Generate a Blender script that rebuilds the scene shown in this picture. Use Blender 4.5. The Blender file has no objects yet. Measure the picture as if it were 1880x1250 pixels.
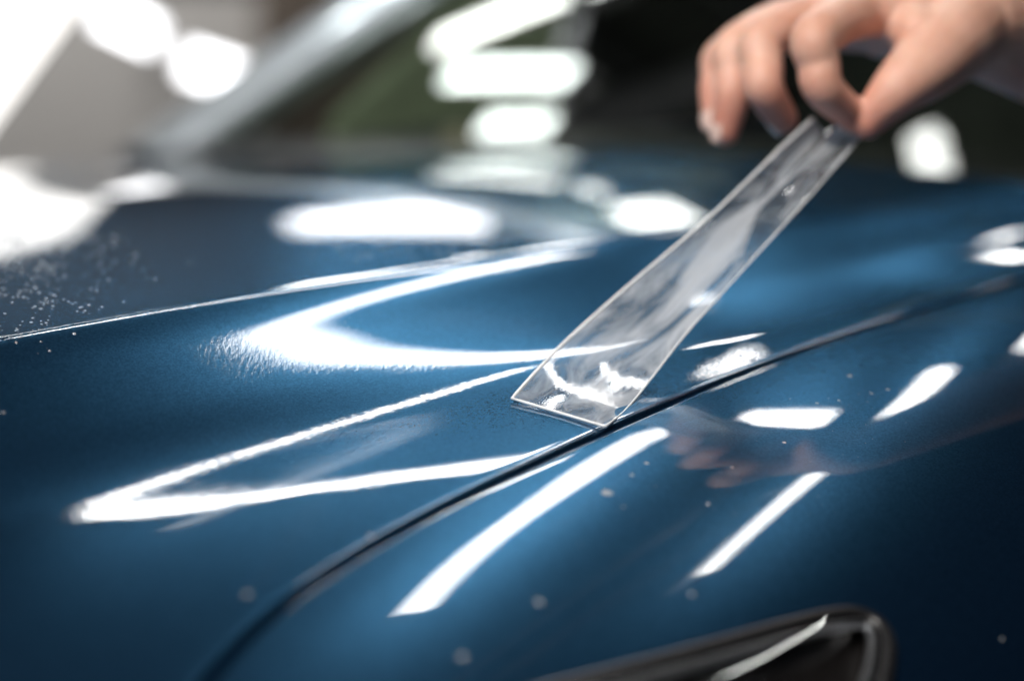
import bpy, bmesh, math, random
import numpy as np
from mathutils import Vector, Matrix

# ------------------------------------------------------------------ camera, world, exposure
scene = bpy.context.scene
COL = scene.collection
PITCH = math.radians(-8.5)
cam = bpy.data.cameras.new('camera')
cam.lens = 85.0; cam.sensor_width = 36.0; cam.sensor_fit = 'HORIZONTAL'
cam.clip_start = 0.05; cam.clip_end = 100.0
cam.dof.use_dof = True; cam.dof.focus_distance = 1.03; cam.dof.aperture_fstop = 3.3
cam_ob = bpy.data.objects.new('camera', cam); COL.objects.link(cam_ob)
cam_ob.location = (0, 0, 1.10); cam_ob.rotation_euler = (math.radians(90) + PITCH, 0, 0)
scene.camera = cam_ob
world = bpy.data.worlds.new('World'); scene.world = world; world.use_nodes = True
wb = world.node_tree.nodes['Background']
wb.inputs[0].default_value = (0.55, 0.68, 0.9, 1); wb.inputs[1].default_value = 0.045
scene.view_settings.view_transform = 'Standard'; scene.view_settings.look = 'None'
scene.view_settings.exposure = 0.0; scene.view_settings.gamma = 1.0
scene.cycles.use_denoising = True
scene.cycles.sample_clamp_indirect = 6.0
scene.cycles.max_bounces = 10; scene.cycles.transparent_max_bounces = 16
rnd = random.Random(7)

# ------------------------------------------------------------------ materials
def new_mat(name):
    m = bpy.data.materials.new(name); m.use_nodes = True
    nt = m.node_tree; nt.nodes.clear()
    out = nt.nodes.new('ShaderNodeOutputMaterial')
    return m, nt, out
def N(nt, kind, **kw):
    n = nt.nodes.new(kind)
    for k, v in kw.items():
        if k in n.inputs: n.inputs[k].default_value = v
        else: setattr(n, k, v)
    return n
def principled(name, col, rough=.5, metal=0., noise=0., nscale=30., bump=0., bscale=200., **kw):
    m, nt, out = new_mat(name)
    b = N(nt, 'ShaderNodeBsdfPrincipled'); nt.links.new(b.outputs[0], out.inputs[0])
    b.inputs['Base Color'].default_value = (*col, 1); b.inputs['Roughness'].default_value = rough
    b.inputs['Metallic'].default_value = metal
    for k, v in kw.items(): b.inputs[k].default_value = v
    tc = N(nt, 'ShaderNodeTexCoord')
    if noise:
        n = N(nt, 'ShaderNodeTexNoise', Scale=nscale, Detail=4.0); nt.links.new(tc.outputs['Object'], n.inputs['Vector'])
        r = N(nt, 'ShaderNodeMapRange'); nt.links.new(n.outputs[0], r.inputs[0])
        r.inputs[1].default_value = .3; r.inputs[2].default_value = .7
        r.inputs[3].default_value = 1 - noise; r.inputs[4].default_value = 1 + noise
        v = N(nt, 'ShaderNodeVectorMath', operation='SCALE'); v.inputs[0].default_value = col
        nt.links.new(r.outputs[0], v.inputs['Scale']); nt.links.new(v.outputs[0], b.inputs['Base Color'])
    if bump:
        n = N(nt, 'ShaderNodeTexNoise', Scale=bscale, Detail=3.0); nt.links.new(tc.outputs['Object'], n.inputs['Vector'])
        bp = N(nt, 'ShaderNodeBump', Strength=bump, Distance=.001); nt.links.new(n.outputs[0], bp.inputs['Height'])
        nt.links.new(bp.outputs[0], b.inputs['Normal'])
    return m
def emitter(name, col, strength):
    m, nt, out = new_mat(name)
    e = N(nt, 'ShaderNodeEmission', Strength=strength); e.inputs[0].default_value = (*col, 1)
    nt.links.new(e.outputs[0], out.inputs[0]); return m

def schlick(nt, f0=.04, normal=None):
    lw = N(nt, 'ShaderNodeLayerWeight', Blend=.5)
    if normal is not None: nt.links.new(normal, lw.inputs['Normal'])
    p = N(nt, 'ShaderNodeMath', operation='POWER'); nt.links.new(lw.outputs['Facing'], p.inputs[0]); p.inputs[1].default_value = 5.0
    r = N(nt, 'ShaderNodeMath', operation='MULTIPLY_ADD'); nt.links.new(p.outputs[0], r.inputs[0])
    r.inputs[1].default_value = 1 - f0; r.inputs[2].default_value = f0
    return r
def car_paint(WET, name='blue_metallic_paint'):
    m, nt, out = new_mat(name)
    tc = N(nt, 'ShaderNodeTexCoord')
    # metallic flake: tiny cells that tint the base layer
    vo = N(nt, 'ShaderNodeTexVoronoi', Scale=1500.0); nt.links.new(tc.outputs['Object'], vo.inputs['Vector'])
    mr = N(nt, 'ShaderNodeMapRange'); nt.links.new(vo.outputs['Color'], mr.inputs[0])
    mr.inputs[3].default_value = .70; mr.inputs[4].default_value = 1.32
    sc = N(nt, 'ShaderNodeVectorMath', operation='SCALE'); sc.inputs[0].default_value = PAINT
    nt.links.new(mr.outputs[0], sc.inputs['Scale'])
    flake = N(nt, 'ShaderNodeBsdfGlossy', Roughness=FLAKE_ROUGH); nt.links.new(sc.outputs[0], flake.inputs[0])
    pig = N(nt, 'ShaderNodeBsdfDiffuse'); pig.inputs[0].default_value = (*PIGMENT, 1)
    base = N(nt, 'ShaderNodeMixShader'); base.inputs[0].default_value = .30
    nt.links.new(flake.outputs[0], base.inputs[1]); nt.links.new(pig.outputs[0], base.inputs[2])
    # soapy water on the clear coat: fine streaky ripple, strong only in wet patches
    mp = N(nt, 'ShaderNodeMapping'); mp.inputs['Scale'].default_value = (1.0, .30, 1.0)
    nt.links.new(tc.outputs['Object'], mp.inputs['Vector'])
    n1 = N(nt, 'ShaderNodeTexNoise', Scale=520.0, Detail=3.0, Roughness=.6); nt.links.new(mp.outputs[0], n1.inputs['Vector'])
    n2 = N(nt, 'ShaderNodeTexNoise', Scale=8.0, Detail=3.0); nt.links.new(tc.outputs['Object'], n2.inputs['Vector'])
    wet = N(nt, 'ShaderNodeMapRange'); nt.links.new(n2.outputs[0], wet.inputs[0])
    wet.inputs[1].default_value = .46; wet.inputs[2].default_value = .70
    wet.inputs[3].default_value = .035; wet.inputs[4].default_value = 1.0
    mu = N(nt, 'ShaderNodeMath', operation='MULTIPLY'); nt.links.new(n1.outputs[0], mu.inputs[0]); nt.links.new(wet.outputs[0], mu.inputs[1])
    bp = N(nt, 'ShaderNodeBump', Strength=WET, Distance=.00035); nt.links.new(mu.outputs[0], bp.inputs['Height'])
    fr = schlick(nt, .045, bp.outputs[0])
    coat = N(nt, 'ShaderNodeBsdfGlossy', Roughness=.015); nt.links.new(bp.outputs[0], coat.inputs['Normal'])
    mx = N(nt, 'ShaderNodeMixShader'); nt.links.new(fr.outputs[0], mx.inputs[0])
    nt.links.new(base.outputs[0], mx.inputs[1]); nt.links.new(coat.outputs[0], mx.inputs[2]); nt.links.new(mx.outputs[0], out.inputs[0])
    return m
FLAKE_ROUGH = .31; PIGMENT = (.003, .010, .030)
PAINT = (.046, .162, .300)
M = {}
M['paint'] = car_paint(.20); M['paint_wing'] = car_paint(.05, 'blue_metallic_wing_paint')
M['black_plastic'] = principled('black_plastic', (.012, .012, .013), .45, bump=.3, bscale=900)
M['rubber'] = principled('black_rubber', (.010, .010, .011), .35, noise=.3)
M['dark_metal'] = principled('dark_underbody', (.012, .013, .016), .6, noise=.4)
M['chrome'] = principled('chrome', (.62, .62, .64), .12, 1.0, noise=.15, nscale=60)
M['satin'] = principled('satin_chrome', (.78, .80, .84), .30, 1.0, noise=.12, nscale=80)
M['lamp_black'] = principled('lamp_housing', (.018, .016, .016), .3, noise=.4, nscale=40)
M['pillar'] = principled('pillar_baked_glare', (.58, .64, .69), .22, .3, noise=.06, **{'Coat Weight': .6})  # pale colour stands in for bright glare reflected on the car's pillar
M['cabin'] = principled('cabin_trim', (.022, .026, .024), .7, noise=.5, nscale=8)
M['seat'] = principled('seat_cloth', (.05, .058, .05), .85, noise=.4, nscale=25)
M['backing'] = principled('olive_bright_backing', (.52, .62, .43), .6, noise=.15)
M['cream'] = principled('cream_plastic', (.62, .58, .42), .35, noise=.1)
M['wall'] = principled('grey_wall_paint', (.52, .50, .48), .8, noise=.12, nscale=1.2)
def two_tone():
    m, nt, out = new_mat('two_tone_wall_paint'); b = N(nt, 'ShaderNodeBsdfPrincipled'); nt.links.new(b.outputs[0], out.inputs[0])
    b.inputs['Roughness'].default_value = .75
    tc = N(nt, 'ShaderNodeTexCoord'); sp = N(nt, 'ShaderNodeSeparateXYZ'); nt.links.new(tc.outputs['Object'], sp.inputs[0])
    gt = N(nt, 'ShaderNodeMath', operation='GREATER_THAN'); nt.links.new(sp.outputs['Z'], gt.inputs[0]); gt.inputs[1].default_value = 1.06
    n = N(nt, 'ShaderNodeTexNoise', Scale=1.5, Detail=4.0); nt.links.new(tc.outputs['Object'], n.inputs['Vector'])
    lo = N(nt, 'ShaderNodeMix', data_type='RGBA'); lo.inputs[6].default_value = (.46, .44, .42, 1); lo.inputs[7].default_value = (.60, .58, .56, 1); nt.links.new(n.outputs[0], lo.inputs[0])
    mx = N(nt, 'ShaderNodeMix', data_type='RGBA'); nt.links.new(gt.outputs[0], mx.inputs[0]); nt.links.new(lo.outputs[2], mx.inputs[6]); mx.inputs[7].default_value = (.011, .011, .013, 1)
    nt.links.new(mx.outputs[2], b.inputs['Base Color']); return m
M['two_tone'] = two_tone()
M['brown'] = principled('brown_panel', (.12, .095, .075), .7, noise=.3, nscale=1.5)
M['floor'] = principled('grey_epoxy_floor', (.22, .22, .23), .35, noise=.2, nscale=3)
M['ceiling'] = principled('black_ceiling', (.02, .02, .022), .9, noise=.3, nscale=2)
M['housing'] = principled('lamp_aluminium', (.25, .25, .26), .4, .8, noise=.1)
M['led'] = emitter('white_led_diffuser', (1.0, .985, .96), 20.0)
M['led_dim'] = emitter('dim_led_diffuser', (.98, .98, 1.0), 6.0)
M['led_faint'] = emitter('faint_led_diffuser', (.96, .97, 1.0), 2.2)
M['led_cool'] = emitter('cool_led_diffuser', (.95, 1.0, .975), 22.0)
M['added_key'] = emitter('added_key_diffuser', (1.0, .96, .91), 58.0)
M['soft'] = emitter('softbox_cloth', (1.0, .97, .93), 2.8)

def glass_mat(name, tint, rough=.0, ior=1.5, alpha_t=1.0):
    m, nt, out = new_mat(name)
    fr = schlick(nt, .05)
    tr = N(nt, 'ShaderNodeBsdfTransparent'); tr.inputs[0].default_value = (*tint, 1)
    gl = N(nt, 'ShaderNodeBsdfGlossy', Roughness=rough); gl.inputs[0].default_value = (.94, .98, .955, 1)
    mx = N(nt, 'ShaderNodeMixShader'); nt.links.new(fr.outputs[0], mx.inputs[0])
    nt.links.new(tr.outputs[0], mx.inputs[1]); nt.links.new(gl.outputs[0], mx.inputs[2]); nt.links.new(mx.outputs[0], out.inputs[0])
    return m
M['glass'] = glass_mat('green_tinted_windscreen', (.60, .63, .59), .0)
M['lens'] = glass_mat('clear_headlight_lens', (.8, .8, .8), .01)
M['side_glass'] = glass_mat('green_side_glass', (.24, .26, .24), .0)

def film_mat():
    m, nt, out = new_mat('clear_vinyl_film')
    tc = N(nt, 'ShaderNodeTexCoord')
    fr = schlick(nt, .06)
    tr = N(nt, 'ShaderNodeBsdfTransparent'); tr.inputs[0].default_value = (.93, .95, .96, 1)
    gl = N(nt, 'ShaderNodeBsdfGlossy', Roughness=.06)
    mx = N(nt, 'ShaderNodeMixShader'); nt.links.new(fr.outputs[0], mx.inputs[0])
    nt.links.new(tr.outputs[0], mx.inputs[1]); nt.links.new(gl.outputs[0], mx.inputs[2])
    # milky adhesive smears: long soft patches across the strip
    mp = N(nt, 'ShaderNodeMapping'); mp.inputs['Scale'].default_value = (1, .30, 1); nt.links.new(tc.outputs['UV'], mp.inputs['Vector'])
    mp.inputs['Location'].default_value = (0.15, 0.35, 0)
    n = N(nt, 'ShaderNodeTexNoise', Scale=2.6, Detail=5.0, Roughness=.55, Distortion=1.2); nt.links.new(mp.outputs[0], n.inputs['Vector'])
    r = N(nt, 'ShaderNodeMapRange'); nt.links.new(n.outputs[0], r.inputs[0])
    r.inputs[1].default_value = .38; r.inputs[2].default_value = .62; r.inputs[3].default_value = .09; r.inputs[4].default_value = .78
    df = N(nt, 'ShaderNodeBsdfDiffuse'); df.inputs[0].default_value = (.86, .88, .92, 1)
    tl = N(nt, 'ShaderNodeBsdfTranslucent'); tl.inputs[0].default_value = (.86, .88, .92, 1)
    ad = N(nt, 'ShaderNodeMixShader'); ad.inputs[0].default_value = .45
    nt.links.new(df.outputs[0], ad.inputs[1]); nt.links.new(tl.outputs[0], ad.inputs[2])
    m2 = N(nt, 'ShaderNodeMixShader'); nt.links.new(r.outputs[0], m2.inputs[0])
    nt.links.new(mx.outputs[0], m2.inputs[1]); nt.links.new(ad.outputs[0], m2.inputs[2]); nt.links.new(m2.outputs[0], out.inputs[0])
    w = N(nt, 'ShaderNodeTexNoise', Scale=5.0, Detail=2.0); nt.links.new(mp.outputs[0], w.inputs['Vector'])
    bp = N(nt, 'ShaderNodeBump', Strength=.10, Distance=.0010); nt.links.new(w.outputs[0], bp.inputs['Height'])
    nt.links.new(bp.outputs[0], gl.inputs['Normal'])
    return m
M['film'] = film_mat()
M['film_edge'] = principled('film_cut_edge', (.86, .88, .90), .3, noise=.1)
M['water'] = principled('water_bead', (.92, .96, 1.0), .04, **{'Transmission Weight': .68, 'IOR': 1.33})

def skin_mat():
    m, nt, out = new_mat('tan_skin')
    b = N(nt, 'ShaderNodeBsdfPrincipled'); nt.links.new(b.outputs[0], out.inputs[0])
    tc = N(nt, 'ShaderNodeTexCoord')
    n = N(nt, 'ShaderNodeTexNoise', Scale=45.0, Detail=5.0); nt.links.new(tc.outputs['Object'], n.inputs['Vector'])
    cr = N(nt, 'ShaderNodeValToRGB'); nt.links.new(n.outputs[0], cr.inputs[0])
    cr.color_ramp.elements[0].position = .3; cr.color_ramp.elements[0].color = (.70, .36, .26, 1)
    cr.color_ramp.elements[1].position = .7; cr.color_ramp.elements[1].color = (.86, .53, .41, 1)
    sp = N(nt, 'ShaderNodeSeparateXYZ'); nt.links.new(tc.outputs['Object'], sp.inputs[0])
    n0 = N(nt, 'ShaderNodeTexNoise', Scale=28.0, Detail=2.0); nt.links.new(tc.outputs['Object'], n0.inputs['Vector'])
    zz = N(nt, 'ShaderNodeMath', operation='MULTIPLY_ADD'); nt.links.new(n0.outputs[0], zz.inputs[0]); zz.inputs[1].default_value = -.035; nt.links.new(sp.outputs['Z'], zz.inputs[2])
    tip = N(nt, 'ShaderNodeMapRange'); nt.links.new(zz.outputs[0], tip.inputs[0])
    tip.inputs[1].default_value = 1.042; tip.inputs[2].default_value = 1.008; tip.inputs[3].default_value = 0; tip.inputs[4].default_value = .75
    red = N(nt, 'ShaderNodeMix', data_type='RGBA'); nt.links.new(tip.outputs[0], red.inputs[0]); nt.links.new(cr.outputs[0], red.inputs[6]); red.inputs[7].default_value = (.66, .24, .17, 1)
    nt.links.new(red.outputs[2], b.inputs['Base Color'])
    b.inputs['Roughness'].default_value = .42
    b.inputs['Subsurface Weight'].default_value = .25; b.inputs['Subsurface Radius'].default_value = (.010, .004, .002)
    b.inputs['Subsurface Scale'].default_value = .6
    v = N(nt, 'ShaderNodeTexVoronoi', Scale=900.0); nt.links.new(tc.outputs['Object'], v.inputs['Vector'])
    n2 = N(nt, 'ShaderNodeTexNoise', Scale=160.0, Detail=3.0); nt.links.new(tc.outputs['Object'], n2.inputs['Vector'])
    ad = N(nt, 'ShaderNodeMath', operation='ADD'); nt.links.new(v.outputs[0], ad.inputs[0]); nt.links.new(n2.outputs[0], ad.inputs[1])
    bp = N(nt, 'ShaderNodeBump', Strength=.35, Distance=.0008); nt.links.new(ad.outputs[0], bp.inputs['Height'])
    nt.links.new(bp.outputs[0], b.inputs['Normal'])
    return m
M['skin'] = skin_mat()
M['nail'] = principled('fingernail', (.84, .60, .52), .28, noise=.06)

# ------------------------------------------------------------------ helpers
def link(name, me, mat, parent=None, smooth=True):
    o = bpy.data.objects.new(name, me); COL.objects.link(o)
    if mat: me.materials.append(mat)
    if smooth and me.polygons: me.polygons.foreach_set('use_smooth', [True] * len(me.polygons))
    if parent: o.parent = parent
    return o
def mesh(name, verts, faces, mat, parent=None, smooth=True):
    me = bpy.data.meshes.new(name); me.from_pydata([tuple(map(float, v)) for v in verts], [], [tuple(map(int, f)) for f in faces]); me.update()
    return link(name, me, mat, parent, smooth)
def from_bm(name, bm, mat, parent=None, smooth=True):
    me = bpy.data.meshes.new(name); bm.to_mesh(me); bm.free(); return link(name, me, mat, parent, smooth)
def empty(name, loc=(0, 0, 0)):
    o = bpy.data.objects.new(name, None); COL.objects.link(o); o.location = loc; return o
def tag(o, label, cat, group=None):
    o['label'] = label; o['category'] = cat
    if group: o['group'] = group
    return o
def struct(o): o['kind'] = 'structure'; return o
def grid_faces(nr, nc):
    f = []
    for i in range(nr - 1):
        for j in range(nc - 1):
            a = i * nc + j; f.append((a, a + 1, a + nc + 1, a + nc))
    return f
def box_bm(bm, c, size, mtx=None, bevel=0.):
    r = bmesh.ops.create_cube(bm, size=1.0)
    vs = r['verts']; bmesh.ops.scale(bm, vec=size, verts=vs)
    if bevel:
        es = list({e for v in vs for e in v.link_edges})
        rr = bmesh.ops.bevel(bm, geom=es, offset=bevel, segments=3, affect='EDGES', profile=.5)
        vs = list({v for f in rr['faces'] for v in f.verts} | {v for v in vs if v.is_valid})
    if mtx is not None: bmesh.ops.transform(bm, matrix=mtx, verts=vs)
    bmesh.ops.translate(bm, vec=c, verts=vs)
    return vs
def tube(pts, r, seg=10, closed=False):
    pts = [Vector(p) for p in pts]; n = len(pts); vs = []; fs = []
    rr = r if hasattr(r, '__len__') else [r] * n
    prev = None
    for i, p in enumerate(pts):
        a = pts[(i - 1) % n] if (closed or i > 0) else p
        b = pts[(i + 1) % n] if (closed or i < n - 1) else p
        d = (b - a).normalized()
        u = d.orthogonal().normalized() if prev is None else (prev - d * prev.dot(d)).normalized()
        prev = u; w = d.cross(u)
        for k in range(seg):
            t = 2 * math.pi * k / seg; vs.append(p + (u * math.cos(t) + w * math.sin(t)) * rr[i])
    for i in range(n if closed else n - 1):
        for k in range(seg):
            a = i * seg + k; b = i * seg + (k + 1) % seg; c = ((i + 1) % n) * seg
            fs.append((a, b, c + (k + 1) % seg, c + k))
    if not closed:
        fs.append(tuple(range(seg))[::-1]); fs.append(tuple((n - 1) * seg + k for k in range(seg)))
    return vs, fs

# ------------------------------------------------------------------ the bodywork as one continuous crowned surface
# car frame: t runs from the nose to the windscreen, s from the near wing across the bonnet
LX, LY = .68, .733; _n = math.hypot(LX, LY); LX /= _n; LY /= _n
def st(x, y): return -LY * x + LX * y, LX * x + LY * y
def xy(s, t): return -LY * s + LX * t, LX * s + LY * t
def sig(x): return 1 / (1 + np.exp(-np.clip(x, -60, 60)))
KS = [.10, .30, .38, .43, .47, .51, .56, .60, .64, .68, .72, .76, .80, .83, .855, .875, .892, .906]
K0 = [2.2, 2.1, 1.6, 0.9058, 0.5658, 0.4058, 0.2911, 0.1808, 0.1177, 0.0549, 0.0344, 0.1237, 0.1805, 0.2303, 0.2701, 0.3196, 0.2853, 0.2565]
K1 = [0.0, 0.0, 0.0, 0.0, 0.0, 0.0, 0.0, 0.022, 0.022, 0.022, 0.0346, 0.0346, 0.0346, -0.2062, -0.2062, -0.2062, -0.2062, -0.2062]
CR = (0.093702, -0.06232)
_g = np.linspace(.05, 2.6, 5101)
def _prof(k, end):
    p = np.interp(_g, KS, k); w = int(.016 / (_g[1] - _g[0])); ker = np.hanning(2 * w + 1); ker /= ker.sum()
    p = np.convolve(np.pad(p, w, mode='edge'), ker, 'valid'); m = sig((_g - .912) / .0026)
    return p * (1 - m) + end * m
def _cum(p, g): return np.concatenate([[0], np.cumsum((p[1:] + p[:-1]) / 2 * np.diff(g))])
_F0 = _cum(_prof(K0, .03 * (1 - sig((_g - 1.12) / .04)) - .07 * sig((_g - 1.25) / .05)), _g)
_F1 = _cum(_prof(K1, 0 * _g), _g)
_F0 -= np.interp(.64, _g, _F0); _F1 -= np.interp(.64, _g, _F1)
_t = np.linspace(-.2, 4, 4201)
_GT = _cum(0.010435 + 0.210074 * sig(-(_t - 0.27826) / 0.25002) + .5 * sig(-(_t - .30) / .05), _t); _GT -= np.interp(.757, _t, _GT)
def warp(s, t): return s + sig((s - .76) / .03) * (CR[0] + CR[1] * (t - .636))
def height(s, t):
    a = warp(s, t); tc = np.clip(t, .3, 1.3)
    return .915 + np.interp(a, _g, _F0) + np.interp(t, _t, _GT) + (tc - .75) * np.interp(a, _g, _F1)
def pt(s, t, dz=0.):
    x, y = xy(s, t); return np.array([x, y, float(height(np.float64(s), np.float64(t))) + dz])
def nrm(s, t):
    e = .001; a = pt(s + e, t) - pt(s - e, t); b = pt(s, t + e) - pt(s, t - e)
    n = np.cross(a, b); n /= np.linalg.norm(n); return n if n[2] > 0 else -n
GT_ = [0.4687, 0.4885, 0.5157, 0.5506, 0.5859, 0.6217, 0.6589, 0.699, 0.7533, 0.8106, 0.8764, 0.9387, 1.0081, 1.0999, 1.1986]
GS_ = [0.5641, 0.5741, 0.5864, 0.5976, 0.6072, 0.6151, 0.6226, 0.6308, 0.6432, 0.6547, 0.6695, 0.6779, 0.6879, 0.7021, 0.7148]
_gc = np.polyfit(np.array(GT_) - .8, GS_, 5)
def gap(t):
    tc = np.clip(t, .45, 1.21); v = np.polyval(_gc, tc - .8)
    d0 = (np.polyval(_gc, .46 - .8) - np.polyval(_gc, .45 - .8)) / .01
    d1 = (np.polyval(_gc, 1.21 - .8) - np.polyval(_gc, 1.20 - .8)) / .01
    return v + np.minimum(t - .45, 0) * min(d0, .9) + np.maximum(t - 1.21, 0) * d1

car = tag(empty('car', (*xy(1.25, 1.0), 0)), 'glossy metallic blue car, bonnet and front wing wet with soapy water', 'car')
def cpart(name, verts, faces, mat, smooth=True, parent=None):
    o = mesh(name, verts, faces, mat, None, smooth)
    o.parent = parent or car; o.matrix_parent_inverse = Matrix.Translation(-Vector(car.location)) if not parent else Matrix.Translation(-Vector(car.location))
    return o
GAPW = .0010; ROLL = .0034
TH = np.concatenate([np.linspace(.22, .42, 20, endpoint=False), np.linspace(.42, 1.44, 240)])
# s values of warped constants
def unwarp(a, t):
    lo, hi = np.full_like(t, .3), np.full_like(t, 2.4)
    for _ in range(40):
        m = (lo + hi) / 2; b = warp(m, t) > a; hi = np.where(b, m, hi); lo = np.where(b, lo, m)
    return (lo + hi) / 2
def hood_mesh():
    tt = TH; g0 = gap(tt) + GAPW
    a0 = warp(g0, tt); rows = []
    # rolled hem along the shut line
    for k in range(7):
        th = math.radians(90) * (1 - k / 6.0)
        rows.append((g0 + ROLL * (1 - math.sin(th)), -ROLL * (1 - math.cos(th))))
    rows.insert(0, (g0, np.full_like(tt, -.016)))
    for a in np.linspace(0, 1, 46)[1:]:
        av = (a0 + .0040) * (1 - a) + .80 * a; rows.append((unwarp(av, tt), 0))
    for a in np.concatenate([np.linspace(.80, .885, 34)[1:], np.linspace(.885, .935, 60)[1:], np.linspace(.935, 1.35, 46)[1:], np.linspace(1.35, 2.0, 24)[1:]]):
        rows.append((unwarp(np.full_like(tt, a), tt), 0))
    V = []
    for sr, dz in rows:
        x, y = xy(sr, tt); z = height(sr, tt) + dz
        V.append(np.stack([x, y, z], 1))
    nr, nc = len(V), len(tt)
    # rear edge folded down
    V = np.array(V); last = V[:, -1:, :].copy(); last[..., 2] -= .02; V = np.concatenate([V, last], 1)
    return V.reshape(-1, 3), grid_faces(nr, nc + 1)
v, f = hood_mesh(); hood = cpart('hood', v, f, M['paint'])
hood['label'] = 'metallic blue bonnet with a sharp crease line'

# headlight outline in (s,t)
HL = [(0.5111, 0.44), (0.5101, 0.5272), (0.507, 0.5621), (0.5029, 0.5981), (0.4988, 0.6368), (0.4962, 0.6706), (0.4934, 0.6996), (0.49, 0.7134), (0.4829, 0.7167), (0.475, 0.7115), (0.4649, 0.6949), (0.4527, 0.6687), (0.443, 0.6422), (0.405, 0.56), (0.395, 0.5), (0.4, 0.45), (0.43, 0.425), (0.47, 0.425)]
def smooth_loop(p, k=4, it=3):
    p = np.array(p, float)
    for _ in range(it):
        q = np.roll(p, -1, 0); p = np.stack([.75 * p + .25 * q, .25 * p + .75 * q], 1).reshape(-1, 2)
    return p
HLs = smooth_loop(HL)
def inside(s, t, poly):
    ins = np.zeros(np.shape(s), bool); n = len(poly)
    for i in range(n):
        a1, b1 = poly[i]; a2, b2 = poly[(i + 1) % n]
        with np.errstate(all='ignore'): ins ^= ((b1 > t) != (b2 > t)) & (s < (a2 - a1) * (t - b1) / (b2 - b1) + a1)
    return ins
def fender_mesh():
    tt = np.concatenate([np.linspace(.22, .42, 20, endpoint=False), np.linspace(.42, .72, 150, endpoint=False), np.linspace(.72, 1.60, 170)])
    g0 = gap(tt) - GAPW; rows = [(g0, np.full_like(tt, -.016))]
    for k in range(7):
        th = math.radians(90) * (1 - k / 6.0); rows.append((g0 - ROLL * (1 - math.sin(th)), -ROLL * (1 - math.cos(th))))
    for a in np.linspace(0, 1, 70)[1:]: rows.append(((g0 - .0040) * (1 - a) + .50 * a, 0))
    for a in np.linspace(.50, .38, 70)[1:]: rows.append((np.full_like(tt, a), 0))
    for a in np.linspace(.38, .16, 30)[1:]: rows.append((np.full_like(tt, a), 0))
    V = []
    for sr, dz in rows:
        x, y = xy(sr, tt); V.append(np.stack([x, y, height(sr, tt) + dz], 1))
    S = np.array([np.broadcast_to(r[0], tt.shape) for r in rows]); nr, nc = S.shape
    cs = (S[:-1, :-1] + S[1:, 1:]) / 2; ct = np.broadcast_to((tt[:-1] + tt[1:]) / 2, cs.shape)
    keep = ~inside(cs, ct, HLs)
    keep[:8] = True
    F = [q for q, k in zip(grid_faces(nr, nc), keep.reshape(-1)) if k]
    return np.array(V).reshape(-1, 3), F
v, f = fender_mesh(); fender = cpart('front_wing', v, [q[::-1] for q in f], M['paint_wing'])
fender['label'] = 'curved blue front wing below the shut line'
# dark channel under the shut line
tt = np.linspace(.25, 1.5, 120)
V = []
for ds in (-.012, .012):
    sr = gap(tt) + ds; x, y = xy(sr, tt); V.append(np.stack([x, y, height(gap(tt), tt) - .0145], 1))
cpart('shut_line_channel', np.array(V).reshape(-1, 3), grid_faces(2, len(tt)), M['dark_metal'])

# headlight: gasket, lens, bezel, reflector pieces
hl = empty('headlight'); hl.parent = car; hl.matrix_parent_inverse = Matrix.Translation(-Vector(car.location))
hl['label'] = 'dark headlight with chrome rim under clear lens'
cen = HLs.mean(0)
def hpart(name, verts, faces, mat, smooth=True):
    o = mesh(name, verts, faces, mat, None, smooth); o.parent = hl; return o
def inset(p, d):
    q = np.roll(p, -1, 0) - np.roll(p, 1, 0); q /= np.linalg.norm(q, axis=1, keepdims=True)
    n = np.stack([-q[:, 1], q[:, 0]], 1)
    if ((cen - p) * n).sum(1).mean() < 0: n = -n
    return p + n * d
def loop3(p, dz): return [pt(a, b, dz) for a, b in p]
vs, fs = tube(loop3(HLs, .0), .0032, 10, True); hpart('gasket', vs, fs, M['rubber'])
lp = inset(HLs, .004)
rings = []; K = 14
for k in range(K + 1):
    w = k / K; q = lp * (1 - w) + cen * w
    rings += loop3(q, .0025 + .006 * math.sin(w * math.pi / 2))
n = len(lp); fs = []
for k in range(K):
    for i in range(n):
        a = k * n + i; b = k * n + (i + 1) % n; fs.append((a, b, b + n, a + n))
hpart('lens', rings, fs, M['lens'])
# bowl
rings = []
for k, (d, dz) in enumerate([(.003, -.001), (.008, -.010), (.011, -.030), (.030, -.045)]): rings += loop3(inset(HLs, d), dz)
fs = []
for k in range(3):
    for i in range(n):
        a = k * n + i; b = k * n + (i + 1) % n; fs.append((a, b, b + n, a + n))
fs.append(tuple(3 * n + i for i in range(n)))
hpart('housing', rings, fs, M['lamp_black'])
vs, fs = tube(loop3(inset(HLs, .0055), .0003), .0021, 10, True); hpart('chrome_rim', vs, fs, M['satin'])
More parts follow.
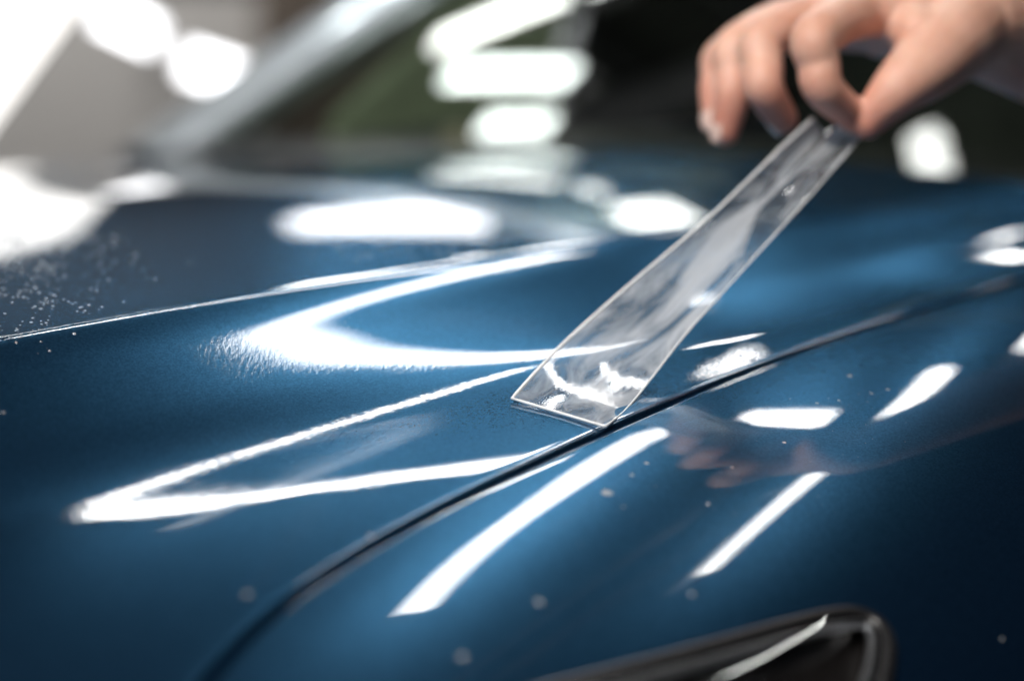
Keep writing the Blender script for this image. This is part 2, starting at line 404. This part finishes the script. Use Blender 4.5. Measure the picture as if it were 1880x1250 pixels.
# slanting reflector blades inside
for (sa, ta, sb, tb, w) in ((.497, .59, .492, .700, .006), (.487, .53, .478, .655, .009), (.470, .51, .465, .63, .008)):
    A = pt(sa, ta, -.014); B = pt(sb, tb, -.010); d = B - A; up = np.array([0, 0, 1.]); sd = np.cross(d, up); sd /= np.linalg.norm(sd)
    vs = []
    for i in range(9):
        w_ = i / 8; c = A + d * w_
        for (a, b) in ((-1, 0), (-.4, .5), (.4, .6), (1, 0), (0, -.8)):
            vs.append(c + sd * w * a * (1 - .3 * w_) + up * w * b * .7)
    fs = []
    for i in range(8):
        for k in range(5):
            a = i * 5 + k; b = i * 5 + (k + 1) % 5; fs.append((a, b, b + 5, a + 5))
    fs += [(4, 3, 2, 1, 0), tuple(40 + k for k in range(5))]
    hpart('reflector_blade', vs, fs, M['chrome'])
for (a, b, r) in ((.477, .605, .013), (.472, .56, .015)):
    bm = bmesh.new(); bmesh.ops.create_uvsphere(bm, u_segments=24, v_segments=14, radius=r)
    bmesh.ops.translate(bm, vec=Vector(pt(a, b, -.022)), verts=bm.verts); o = from_bm('projector_lens', bm, M['lamp_black'], None); o.parent = hl

# cowl, windscreen, pillars, roof, cabin
def wt(s): return 1.55 + .06 * ((s - 1.25) / .65) ** 2
def ws(s, h):                      # windscreen surface, h = metres up the glass
    k = 1 - .14 * h; s2 = 1.25 + (s - 1.25) * k
    a = math.radians(29) - .10 * h
    t = wt(s) + h * math.cos(a); z = .945 + h * math.sin(a) + .012 * (1 - ((s - 1.25) / .65) ** 2)
    x, y = xy(s2, t); return np.array([x, y, z])
SS = np.linspace(.57, 1.93, 50); HH = np.linspace(0, .85, 30)
V = [ws(a, h) for h in HH for a in SS]
ws_o = cpart('windscreen', V, grid_faces(len(HH), len(SS)), M['glass'])
ws_o['label'] = 'green tinted windscreen'
# cowl panel between bonnet and glass
V = []
for k, (dt, z) in enumerate(((-.10, .905), (-.055, .925), (-.01, .934), (.02, .940))):
    for a in SS:
        x, y = xy(a, wt(a) + dt); V.append((x, y, z + .010 * (1 - ((a - 1.25) / .65) ** 2)))
cpart('cowl_panel', V, grid_faces(4, len(SS)), M['black_plastic'])
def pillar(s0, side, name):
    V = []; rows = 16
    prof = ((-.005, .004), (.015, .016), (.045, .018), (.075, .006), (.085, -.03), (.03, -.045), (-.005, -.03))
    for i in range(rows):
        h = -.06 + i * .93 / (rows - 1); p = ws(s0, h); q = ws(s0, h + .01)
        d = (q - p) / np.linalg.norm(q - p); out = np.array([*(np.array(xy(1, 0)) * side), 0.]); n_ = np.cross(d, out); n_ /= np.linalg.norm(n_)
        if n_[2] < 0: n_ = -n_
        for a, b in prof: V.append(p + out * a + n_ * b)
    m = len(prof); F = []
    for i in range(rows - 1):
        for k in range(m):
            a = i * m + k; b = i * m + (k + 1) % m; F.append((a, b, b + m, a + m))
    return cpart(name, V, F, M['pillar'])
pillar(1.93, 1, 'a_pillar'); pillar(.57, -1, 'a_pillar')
# roof shell
V = []
for i in range(12):
    for a in np.linspace(.57, 1.93, 20):
        p = ws(a, .85); x, y = xy(0, i * .13); V.append(p + np.array([x, y, .05 * math.sin(i / 11 * math.pi / 2)]))
cpart('roof', V, grid_faces(12, 20), M['paint'])
# dashboard
V = []
for dt, z in ((.03, .86), (.05, .915), (.14, .935), (.30, .945), (.42, .92), (.44, .70)):
    for a in np.linspace(.66, 1.84, 40):
        x, y = xy(a, wt(a) + dt); V.append((x, y, z))
cpart('dashboard', V, grid_faces(6, 40), M['cabin'])
# far door skin and its glass, rear bulkhead, seats
def wallquad(name, s0, t0, t1, z0, z1, mat, th=.03):
    bm = bmesh.new(); a = xy(s0, (t0 + t1) / 2)
    box_bm(bm, (a[0], a[1], (z0 + z1) / 2), (th, t1 - t0, z1 - z0), Matrix.Rotation(-math.atan2(LX, LY), 4, 'Z'), .006)
    o = from_bm(name, bm, mat); o.parent = car; o.matrix_parent_inverse = Matrix.Translation(-Vector(car.location)); return o
wallquad('door', 1.99, 1.75, 2.85, .35, .90, M['paint']); wallquad('door', .50, 1.75, 2.85, .35, .90, M['paint'])
wallquad('side_window', 1.93, 2.05, 2.72, .91, 1.33, M['side_glass'], .005)
TR = [(1.72, .86), (2.08, .86), (2.12, 1.13), (1.98, 1.09), (1.76, .955)]  # panel added behind the glass; pale olive stands in for brightness seen there
V = [(*xy(q, t_), z_) for q in (1.895, 1.875) for t_, z_ in TR]; n_ = len(TR)
cpart('bright_backing', V, [tuple(range(n_)), tuple(2 * n_ - 1 - k for k in range(n_))] + [(k, (k + 1) % n_, n_ + (k + 1) % n_, n_ + k) for k in range(n_)], M['backing'], False)
bm = bmesh.new(); a = xy(1.25, 3.05); box_bm(bm, (a[0], a[1], .95), (1.24, .05, 1.0), Matrix.Rotation(math.radians(90) - math.atan2(LY, LX) * 0 - math.atan2(LX, LY) - math.radians(90), 4, 'Z'), .01)
o = from_bm('rear_bulkhead', bm, M['cabin']); o.parent = car; o.matrix_parent_inverse = Matrix.Translation(-Vector(car.location))
for s_ in (.92, 1.56):
    seat = empty('seat'); seat.parent = car; seat.matrix_parent_inverse = Matrix.Translation(-Vector(car.location))
    RZ = Matrix.Rotation(-math.atan2(LX, LY), 4, 'Z')
    for nm, dt, z, size in (('backrest', .0, .92, (.50, .14, .62)), ('headrest', .02, 1.30, (.27, .10, .17)), ('cushion', -.25, .62, (.50, .48, .14))):
        bm = bmesh.new(); a = xy(s_, 2.55 + dt); box_bm(bm, (a[0], a[1], z), size, RZ, .035); o = from_bm(nm, bm, M['seat']); o.parent = seat
# round knob standing on the dashboard
bm = bmesh.new(); bmesh.ops.create_uvsphere(bm, u_segments=24, v_segments=14, radius=.016); bmesh.ops.scale(bm, vec=(1, 1, .9), verts=bm.verts)
p = ws(1.55, .0); a = xy(1.62, wt(1.62) + .10); bmesh.ops.translate(bm, vec=(a[0], a[1], .945), verts=bm.verts)
o = from_bm('dashboard_knob', bm, M['cream']); o.parent = car; o.matrix_parent_inverse = Matrix.Translation(-Vector(car.location))
# underbody / lower shell so nothing shows through from the side
wallquad('lower_body', .40, .55, 1.7, .30, .78, M['dark_metal'])
for ch in list(hl.children): pass

# ------------------------------------------------------------------ clear film strip held up off the bonnet
EL = np.array([[0.0, 1.0271, 0.9197], [0.0109, 1.0571, 0.9267], [0.0248, 1.087, 0.9358], [0.0533, 1.117, 0.9561], [0.0908, 1.147, 0.9829], [0.1158, 1.177, 1.0011], [0.1348, 1.207, 1.0144], [0.1535, 1.237, 1.0273]])
ER = np.array([[0.0388, 0.9854, 0.9151], [0.0491, 1.0213, 0.9162], [0.0616, 1.0573, 0.9232], [0.0809, 1.0932, 0.9399], [0.1106, 1.1292, 0.9657], [0.1395, 1.1651, 0.9905], [0.1597, 1.2011, 1.0062], [0.1803, 1.237, 1.0223]])
def crom(P, n):
    P = np.vstack([2 * P[0] - P[1], P, 2 * P[-1] - P[-2]]); out = []
    m = len(P) - 3
    for i in range(n):
        u = i / (n - 1) * m; k = min(int(u), m - 1); t = u - k; a, b, c, d = P[k:k + 4]
        out.append(.5 * ((2 * b) + (-a + c) * t + (2 * a - 5 * b + 4 * c - d) * t * t + (-a + 3 * b - 3 * c + d) * t ** 3))
    return np.array(out)
NL, NW = 90, 22
el, er = crom(EL, NL), crom(ER, NL)
V = []; UV = []
for i in range(NL):
    f_ = i / (NL - 1); d = er[i] - el[i]; w_ = np.linalg.norm(d)
    tang = (el[min(i + 1, NL - 1)] + er[min(i + 1, NL - 1)] - el[max(i - 1, 0)] - er[max(i - 1, 0)]); nn = np.cross(d, tang); nn /= np.linalg.norm(nn)
    if nn[2] < 0: nn = -nn
    for j in range(NW):
        c = j / (NW - 1)
        q_ = min(1, max(0, (f_ - .06) / .5)); cup = .0045 * math.sin(math.pi * c) * q_ * q_ * (3 - 2 * q_) * (1 - .2 * f_)
        fold = .0022 * math.sin(c * 9 + f_ * 3.0) * f_ ** 2 + .0012 * math.sin(c * 16 - f_ * 6) * f_ ** 3
        V.append(el[i] + d * c - nn * cup + nn * fold + np.array([0, 0, .0016])); UV.append((c, f_ * 5))
film = empty('film_strip', tuple((EL[0] + ER[0]) / 2)); tag(film, 'clear plastic film strip peeled up off the bonnet, pinched by fingers', 'film')
me = bpy.data.meshes.new('film_sheet'); F = grid_faces(NL, NW); me.from_pydata([tuple(map(float, p)) for p in V], [], F)
uvl = me.uv_layers.new(name='UVMap')
for lp_ in me.loops: uvl.data[lp_.index].uv = UV[lp_.vertex_index]
fs_o = link('film_sheet', me, M['film']); fs_o.parent = film; fs_o.matrix_parent_inverse = Matrix.Translation(-Vector(film.location))
Vg = np.array(V).reshape(NL, NW, 3)
for nm, line, r in (('film_edge', Vg[:, 0], .0009), ('film_edge', Vg[:, -1], .0005), ('film_edge', Vg[0], .0007)):
    k = len(line); vs, fs = tube(line, [r * (1 if i > 1 else .8) for i in range(k)], 6)
    o = mesh(nm, vs, fs, M['film_edge']); o.parent = film; o.matrix_parent_inverse = Matrix.Translation(-Vector(film.location))

# ------------------------------------------------------------------ the hand
J = dict(wrist=(0.246, 1.302, 1.0765), fore=(0.325, 1.3996, 1.0578), fore2=(0.4524, 1.5407, 1.0275), im=(0.1795, 1.264, 1.0822), ip=(0.151, 1.2174, 1.0697), id=(0.1556, 1.213, 1.0459), it=(0.1742, 1.2293, 1.0302), mm=(0.1584, 1.2911, 1.0798), mp=(0.1287, 1.2586, 1.0666), md=(0.1289, 1.2423, 1.0446), mt=(0.1399, 1.2532, 1.0284), rm=(0.1458, 1.3183, 1.0767), rp=(0.1169, 1.2911, 1.0622), rd=(0.1157, 1.2803, 1.0387), rt=(0.1126, 1.2803, 1.0201), pm=(0.1385, 1.34, 1.0715), pp=(0.1123, 1.3161, 1.0572), pd=(0.109, 1.3053, 1.0407), pt=(0.1088, 1.2987, 1.0247), tc=(0.2274, 1.2673, 1.0679), tm=(0.2099, 1.2402, 1.0552), ti=(0.1943, 1.226, 1.0443), tt=(0.1798, 1.226, 1.0282))
HS = 1.085
J = {k: Vector(v) for k, v in J.items()}
def chain_bm(bm, pts, rad, sub=7, seg=18):
    P = crom(np.array([tuple(p) for p in pts]), (len(pts) - 1) * sub + 1)
    R = np.interp(np.linspace(0, len(rad) - 1, len(P)), range(len(rad)), rad) * HS
    vs, fs = tube(P, list(R), seg)
    b = [bm.verts.new(v) for v in vs]
    for f_ in fs: bm.faces.new([b[i] for i in f_])
    for p, r in ((P[0], R[0]), (P[-1], R[-1])):
        q = bmesh.ops.create_uvsphere(bm, u_segments=seg, v_segments=12, radius=r); bmesh.ops.translate(bm, vec=p, verts=q['verts'])
bm = bmesh.new()
mid = lambda a, b, w=.5: J[a].lerp(J[b], w)
chain_bm(bm, [J['fore2'], J['fore'], J['wrist']], [.040, .034, .0255])
for a, r0, r1 in (('im', .019, .0125), ('mm', .020, .0125), ('rm', .020, .0118), ('pm', .018, .0110)):
    chain_bm(bm, [J['wrist'], mid('wrist', a, .5) + Vector((0, 0, .004)), J[a]], [r0, .0165, r1])
for a, b in (('im', 'mm'), ('mm', 'rm'), ('rm', 'pm')): chain_bm(bm, [J[a], J[b]], [.0108, .0108], 4)
chain_bm(bm, [mid('wrist', 'im', .45), mid('wrist', 'rm', .45)], [.019, .018], 4)
for p, r in (('i', (.0128, .0114, .0098, .0076)), ('m', (.0125, .0114, .0098, .0076)), ('r', (.0116, .0106, .0094, .0072)), ('p', (.0104, .0092, .0080, .0064))):
    a, b, c, d = (J[p + x] for x in ('m', 'p', 'd', 't'))
    chain_bm(bm, [a, a.lerp(b, .5) + Vector((0, 0, .002)), b, b.lerp(c, .5), c, d], [r[0], (r[0] + r[1]) / 2 * .97, r[1], (r[1] + r[2]) / 2 * .95, r[2], r[3]])
chain_bm(bm, [J['wrist'], J['tc'], J['tm'], J['ti'], J['tt']], [.022, .0215, .0168, .0128, .0080])
chain_bm(bm, [J['tc'], mid('tm', 'im', .35) + Vector((.012, .006, .006)), mid('wrist', 'im', .6)], [.017, .0125, .015])
tmp = from_bm('hand_build', bm, M['skin'])
md = tmp.modifiers.new('r', 'REMESH'); md.mode = 'VOXEL'; md.voxel_size = .0013
ms = tmp.modifiers.new('s', 'SMOOTH'); ms.factor = .5; ms.iterations = 9
dg = bpy.context.evaluated_depsgraph_get(); me = bpy.data.meshes.new_from_object(tmp.evaluated_get(dg))
bpy.data.objects.remove(tmp)
me.name = 'person'; person = link('person', me, None)
me.materials.clear(); me.materials.append(M['skin'])
tag(person, 'bare right hand and forearm reaching in, thumb and forefinger pinching the film', 'person')
def nail(tip, prev, out, w, l):
    d = (tip - prev).normalized(); o_ = (out - d * out.dot(d)).normalized(); sd = d.cross(o_)
    vs = []
    for i in range(7):
        for j in range(7):
            a = (i / 6 - .5) * 2; b = (j / 6 - .5) * 2; sq = math.sqrt(max(0, 1 - .55 * a * a if a > 0 else 1 - .25 * a * a))
            vs.append(tip + d * (a * l / 2) + sd * (b * w / 2 * sq) + o_ * (-.0016 * b * b - .0006 * a * a))
    top = len(vs); vs += [v - o_ * .0008 for v in vs]
    F = grid_faces(7, 7); F += [tuple(i + top for i in q[::-1]) for q in F]
    o = mesh('fingernail', vs, F, M['nail']); o.parent = person; return o
CAMV = Vector((0, -1, .25))
nail(J['tt'] + (J['tt'] - J['ti']).normalized() * .000 + Vector((.0046, -.0078, .003)), J['ti'] + Vector((.0046, -.0078, .003)), Vector((.5, -.9, .35)), .0115, .013)
for q, rr in (('i', .0076), ('m', .0076), ('r', .0072), ('p', .0064)):
    t_, d_ = J[q + 't'], J[q + 'd']; ax = (t_ - d_).normalized(); out = Vector((-.75, -.45, .35)); out = (out - ax * out.dot(ax)).normalized()
    nail(t_ + out * (rr * 1.12), d_ + out * (rr * 1.30), out, .0110, .0120)

# ------------------------------------------------------------------ water on the paint
def drop_mesh(r, h, seed):
    R = random.Random(seed); vs = [(0, 0, h)]; rings, seg = 4, 12; fs = []
    ph = [R.uniform(.8, 1.2) for _ in range(seg)]
    for i in range(1, rings + 1):
        a = i / rings * math.pi / 2
        for k in range(seg):
            t = 2 * math.pi * k / seg; q = r * math.sin(a) * (.5 * ph[k] + .25 * ph[k - 1] + .25 * ph[(k + 1) % seg]); vs.append((q * math.cos(t), q * math.sin(t), h * math.cos(a) - .0002 * (i == rings)))
    for k in range(seg): fs.append((0, 1 + k, 1 + (k + 1) % seg))
    for i in range(rings - 1):
        for k in range(seg):
            a = 1 + i * seg + k; b = 1 + i * seg + (k + 1) % seg; fs.append((a, a + seg, b + seg, b))
    me = bpy.data.meshes.new('water_droplet'); me.from_pydata(vs, [], fs); me.polygons.foreach_set('use_smooth', [True] * len(me.polygons)); me.materials.append(M['water']); return me
DM = [drop_mesh(1, .42, k) for k in range(5)]
def place_drop(s_, t_, r, k):
    o = bpy.data.objects.new('water_droplet', DM[k % 5]); COL.objects.link(o)
    n_ = Vector(nrm(s_, t_)); o.rotation_mode = 'QUATERNION'; o.rotation_quaternion = Vector((0, 0, 1)).rotation_difference(n_)
    o.location = Vector(pt(s_, t_)); o.scale = (r, r, r)
    lab = 'tiny clear water droplet on the blue front wing'
    if r > .002: lab = 'largest, star-shaped water droplet on the blue front wing'
    elif s_ > .67: lab = 'small water droplet on the bonnet edge close to the shut line'
    elif s_ < .48: lab = 'lone water droplet on the dark side of the wing past the headlight'
    tag(o, lab, 'droplet', 'water droplets on the front wing'); return o
DROPS = []
DROPS = [(0.6048, 0.7309, 0.00096), (0.5991, 0.7151, 0.00094), (0.5917, 0.6916, 0.00225), (0.5656, 0.7208, 0.00093), (0.6003, 0.5171, 0.00124), (0.5445, 0.6007, 0.00146), (0.5332, 0.5512, 0.00138), (0.6112, 0.5845, 0.00114), (0.5235, 0.6585, 0.00113), (0.5837, 0.7596, 0.00075), (0.6337, 0.9119, 0.00124), (0.6111, 0.9097, 0.00098), (0.6115, 0.8973, 0.00085), (0.4606, 0.7649, 0.00069), (0.6801, 0.8986, 0.00126), (0.6832, 0.9132, 0.00089), (0.5908, 0.8039, 0.00089), (0.6156, 0.8613, 0.00083), (0.6129, 0.874, 0.00071), (0.5797, 0.6872, 0.00061)]
for k, (a, b, r) in enumerate(DROPS): place_drop(a, b, r, k)

# fine spray: beads too small and many to count, joined
REG = [([(1.0873, 0.7653), (1.0303, 0.8092), (0.8502, 0.6668), (0.818, 0.574)], 800, .00018, .00085), ([(0.9555, 0.8713), (0.8731, 0.9671), (0.8321, 0.9218), (0.8874, 0.809)], 420, .00022, .00080), ([(0.7049, 0.5742), (0.6908, 0.5866), (0.6747, 0.5727), (0.6881, 0.5605)], 50, .00015, .0003), ([(0.8123, 0.7572), (0.8073, 0.7803), (0.7676, 0.7416), (0.7724, 0.7262)], 90, .00015, .00035), ([(0.6312, 0.7258), (0.6132, 0.9671), (0.5164, 0.76), (0.5486, 0.637)], 160, .00009, .00028)]
bmS = []; fcS = []; R_ = random.Random(3)
for reg, cnt, r0, r1 in REG:
    for _ in range(cnt):
        u, w = abs(R_.gauss(0, .42)), R_.random() ** 1.6 + R_.gauss(0, .06)
        if cnt == 420 or r0 < .0001: u = R_.random() + R_.gauss(0, .05)
        if (math.sin(u * 17 + 3 * w) + math.sin(w * 23 - u * 9)) * .25 + .5 < R_.random() * .8: continue
        A = [reg[0][i] * (1 - u) + reg[1][i] * u for i in (0, 1)]; B = [reg[3][i] * (1 - u) + reg[2][i] * u for i in (0, 1)]
        s_, t_ = (A[i] * (1 - w) + B[i] * w for i in (0, 1)); r = R_.uniform(r0, r1) * R_.choice((.7, 1, 1, 1.3))
        p = pt(s_, t_); n_ = nrm(s_, t_); e1 = np.cross(n_, (1, 0, 0)); e1 /= np.linalg.norm(e1); e2 = np.cross(n_, e1); b0 = len(bmS)
        bmS.append(p + n_ * r * .5)
        for ring, (q, h) in enumerate(((.62, .36), (1.0, -.05))):
            for k in range(8):
                a_ = k * math.pi / 4; bmS.append(p + (e1 * math.cos(a_) + e2 * math.sin(a_)) * r * q * R_.uniform(.85, 1.15) + n_ * r * h)
        for k in range(8):
            fcS.append((b0, b0 + 1 + k, b0 + 1 + (k + 1) % 8)); fcS.append((b0 + 1 + k, b0 + 9 + k, b0 + 9 + (k + 1) % 8, b0 + 1 + (k + 1) % 8))
spray = mesh('water_spray', bmS, fcS, M['water']); spray['kind'] = 'stuff'
tag(spray, 'fine spray of tiny water beads over the blue bonnet and wing', 'water')

# ------------------------------------------------------------------ the room: floor, back wall, ceiling and lamps
def slab(name, c, size, mat):
    bm = bmesh.new(); box_bm(bm, c, size); return struct(from_bm(name, bm, mat, None, False))
slab('floor', (0, 4, -.05), (14, 16, .1), M['floor'])
slab('ceiling', (0, 4, 3.2), (14, 16, .1), M['ceiling'])
slab('back_wall', (0, 9.05, 1.575), (14, .1, 3.15), M['two_tone'])

def bar_light(name, a, b, w, mat, label, group=None, facing=(0, 0, -1), depth=.05, cat='lamp'):
    A, B = Vector(a), Vector(b); d = B - A; L = d.length; d.normalize(); n_ = Vector(facing).normalized()
    sd = d.cross(n_).normalized(); n_ = sd.cross(d).normalized()
    R = Matrix((sd, d, n_)).transposed().to_4x4()
    o = empty(name, (A + B) / 2); tag(o, label, cat, group)
    bm = bmesh.new(); box_bm(bm, (0, 0, 0), (w, L, .012), None, min(w * .25, .005)); bmesh.ops.transform(bm, matrix=R, verts=bm.verts)
    q = from_bm('diffuser', bm, mat); q.parent = o
    bm = bmesh.new(); box_bm(bm, (0, 0, -.006 - depth / 2 - .001), (w * 1.02, L * 1.01, depth), None, .004); bmesh.ops.transform(bm, matrix=R, verts=bm.verts)
    q = from_bm('housing', bm, M['housing']); q.parent = o
    return o
def hang(o, w=.006):
    z = o.location.z
    bm = bmesh.new(); box_bm(bm, (0, 0, (3.15 - z) / 2 + .05), (w, w, 3.15 - z - .09)); q = from_bm('hanger', bm, M['housing']); q.parent = o
LZ, LN, LW, LV = 1.9, 1.5, 1.4, 1.25
LAMPS = [
 ((.345, 1.57, LN), (.50, 2.26, LN), .013, 'led', 'slim LED bar reflected as the thin stripe above the headlight'),
 ((.357, 1.735, LV), (.415, 1.97, LV), .017, 'led', 'short LED bar reflected at the upper end of the wing'),
 ((.325, 3.11, LN), (.345, 3.19, LN), .022, 'led', 'small square LED spot reflected beside the film strip'),
 ((.283, 3.00, LN), (.300, 3.07, LN), .018, 'led', 'small LED spot reflected against the shut line'),
 ((.715, 2.78, LN), (.765, 2.98, LN), .018, 'led', 'LED bar reflected at the windscreen end of the wing'),
 ((-.43, 2.95, LZ), (-.14, 3.99, LZ), .028, 'led_faint', 'faint thin LED tube reflected as a grey line inside the V'),
 ((-.03, 3.50, LW), (.135, 2.88, LW), .07, 'led', 'LED bar mirrored first in the windscreen, then along the bonnet'),
 ((-.25, 2.96, LW), (-.093, 2.737, LW), .045, 'led_cool', 'broad LED bar reflected as the long pill in the windscreen'),
 ((-.227, 2.753, LW), (-.145, 2.651, LW), .040, 'led_cool', 'short LED bar reflected as the small pill in the windscreen'),
 ((-.256, 3.104, LW), (.02, 2.95, LW), .045, 'led', 'slanting LED bar reflected across the upper windscreen'),

]
for a, b, w, mt, lab in LAMPS: hang(bar_light('ceiling_light', a, b, w, M[mt], lab, 'ceiling light bars'))
hang(bar_light('ceiling_light', (-.85, -.1, 2.6), (-.25, .3, 2.6), .5, M['added_key'], 'added unseen square panel lighting the hand from above', 'ceiling light bars'))  # unseen key light, added to brighten the hand
# a gently bowed LED channel: its mirror image folds round the bonnet crease and the hollow beside it
fx = lambda y: .1586 + .0938 * (y - 2.4) + .1204 * (y - 2.4) ** 2
vq = lambda x: 3.081 - .2987 * x + .1386 * x * x
def ribbon(name, path, off, z0, z1, mat, par):
    V = []; n = len(path)
    for x, y in path:
        for k, z in ((-1, z0), (1, z0), (1, z1), (-1, z1)): V.append((x + k * off[0] - par.location.x, y + k * off[1] - par.location.y, z))
    F = []
    for i in range(n - 1):
        for k in range(4):
            a = i * 4 + k; b = i * 4 + (k + 1) % 4; F.append((a, a + 4, b + 4, b))
    F += [(0, 1, 2, 3), tuple(4 * n - 1 - k for k in range(4))]
    return mesh(name, V, F, mat, par, False)
for path, off, lab in (([(fx(y), y) for y in np.linspace(1.93, 3.22, 24)], (.0225, 0), 'long bowed LED channel reflected as the broad stripe on the front wing'),):
    c = path[12]; ob = tag(empty('ceiling_light', (c[0], c[1], LZ)), lab, 'lamp', 'ceiling light bars')
    ribbon('diffuser', path, off, -.006, .006, M['led'], ob); ribbon('housing', path, (off[0] * 1.03, off[1] * 1.03), .0075, .05, M['housing'], ob)
    hang(ob)
# upright LED panels with a flap added below to keep their image off the windscreen
def flap_panel(path, z, hh, flap, lab):
    c = path[len(path) // 2]; o = tag(empty('ceiling_light', (c[0], c[1], z)), lab, 'lamp', 'ceiling light bars'); n = len(path)
    def strip(name, prof, mat):
        V = [(x - c[0], y - c[1] + dy, dz) for x, y in path for dy, dz in prof]; m = len(prof); F = []
        for i in range(n - 1):
            for k in range(m):
                a = i * m + k; b = i * m + (k + 1) % m; F.append((a, b, b + m, a + m))
        F += [tuple(range(m)), tuple((n - 1) * m + m - 1 - k for k in range(m))]
        return mesh(name, V, F, mat, o, False)
    strip('diffuser', ((0, -hh), (0, hh), (.008, hh), (.008, -hh)), M['led'])
    strip('housing', ((.0095, -hh - .004), (.0095, hh + .004), (.05, hh + .004), (.05, -hh - .004)), M['housing'])
    t_ = math.tan(math.radians(27.5))
    strip('added_flap', ((.006, -hh - .006), (-flap, -hh - .003 - flap * t_), (-flap, -hh - .005 - flap * t_), (.006, -hh - .009)), M['housing'])
    hang(o)
flap_panel([(x, vq(x)) for x in np.linspace(-.645, .165, 24)], LZ, .025, .24, 'wide bowed LED panel whose reflection folds into a V by the shut line')
flap_panel([(.222, 1.758), (.295, 1.735)], LV, .017, .05, 'short upright LED panel reflected as a lozenge on the wing')
# unseen black blocker, added to keep the long channel's image off the windscreen
fl = tag(empty('added_blocker', (.25, 2.40, 1.40)), 'added unseen black light blocker above the foot of the windscreen', 'board')
bm = bmesh.new(); box_bm(bm, (0, 0, 0), (.30, .32, .006), None, .002); from_bm('board', bm, M['black_plastic'], fl)
hang(fl)
# lamps on the back wall
W = 8.96
for a, b, w, mt, lab in (
 ((-.80, W, 2.05), (.72, W, 1.99), .23, 'led_dim', 'long LED panel on the back wall, mirrored along the bonnet'),
 ((-.33, W, 1.36), (.84, W, 1.80), .10, 'led_dim', 'tilted LED bar on the back wall behind the windscreen'),
 ((-.83, W, 1.14), (-.17, W, 1.14), .06, 'led', 'level LED bar on the back wall just above the bonnet line'),
 ((-1.433, 8.5, .99), (-1.245, 8.5, .90), .09, 'led_dim', 'bright slanted lamp next to the octagonal softbox'),
 ((-1.142, 8.5, .817), (-.915, 8.5, .741), .09, 'led_dim', 'bright slanted lamp next to the car roof pillar')):
    o = bar_light('wall_light', a, b, w, M[mt], lab, 'lamps along the back wall', (0, -1, 0))
    y = o.location.y
    bm = bmesh.new(); box_bm(bm, (0, (9.0 - y) / 2 + .03, 0), (.04, max(9.0 - y - .05, .01), .04)); q = from_bm('bracket', bm, M['housing']); q.parent = o
hang(bar_light('ceiling_light', (-2.6, 7.7, 2.95), (-1.0, 7.7, 2.95), .7, M['led'], 'added unseen LED panel washing the grey back wall with light', 'ceiling light bars', (0, .5, -.85)))  # out-of-view panel, added only to brighten the back wall
# octagonal softbox on a tripod stand
sb = tag(empty('softbox', (-1.57, 5.5, 0)), 'large octagonal white softbox lamp on a stand, glowing by the grey wall', 'softbox')
R = .64; oc = [(R * math.cos(math.radians(22.5 + 45 * k + 8)), R * math.sin(math.radians(22.5 + 45 * k + 8))) for k in range(8)]
V = [(x, 0, 1.26 + z) for x, z in oc] + [(x * .98, -.012, 1.26 + z * .98) for x, z in oc]
F = [tuple(8 + k for k in range(8))] + [(k, (k + 1) % 8, 8 + (k + 1) % 8, 8 + k) for k in range(8)]
o = mesh('diffuser', V, F, M['soft'], sb, False)
V = [(x * 1.01, .002, 1.26 + z * 1.01) for x, z in oc] + [(x * .2, .36, 1.26 + z * .2) for x, z in oc]
F = [(k, 8 + k, 8 + (k + 1) % 8, (k + 1) % 8) for k in range(8)] + [tuple(15 - k for k in range(8))]
mesh('skirt', V, F, M['black_plastic'], sb, False)
vs, fs = tube([(0, .40, .25), (0, .40, 1.25)], .016, 10); mesh('pole', vs, fs, M['black_plastic'], sb)
for k in range(3):
    a = math.radians(90 + 120 * k); vs, fs = tube([(0, .40, .62), (.42 * math.cos(a), .40 + .42 * math.sin(a), .012)], .011, 8); mesh('leg', vs, fs, M['black_plastic'], sb)
bm = bmesh.new(); box_bm(bm, (0, .40, 1.25), (.10, .16, .10), None, .01); from_bm('lamp_head', bm, M['black_plastic'], sb)
# brown cabinet against the wall
cb = tag(empty('cabinet', (-.35, 8.7, 0)), 'tall dark brown cabinet against the grey back wall', 'cabinet')
for nm, c, size in (('body', (0, .10, .6), (1.1, .36, 1.2)), ('door', (-.27, -.09, .6), (.52, .02, 1.14)), ('door', (.27, -.09, .6), (.52, .02, 1.14))):
    bm = bmesh.new(); box_bm(bm, c, size, None, .006); from_bm(nm, bm, M['brown'], cb, False)
for x in (-.05, .05):
    vs, fs = tube([(x, -.12, .55), (x, -.12, .70)], .008, 8); mesh('handle', vs, fs, M['housing'], cb)
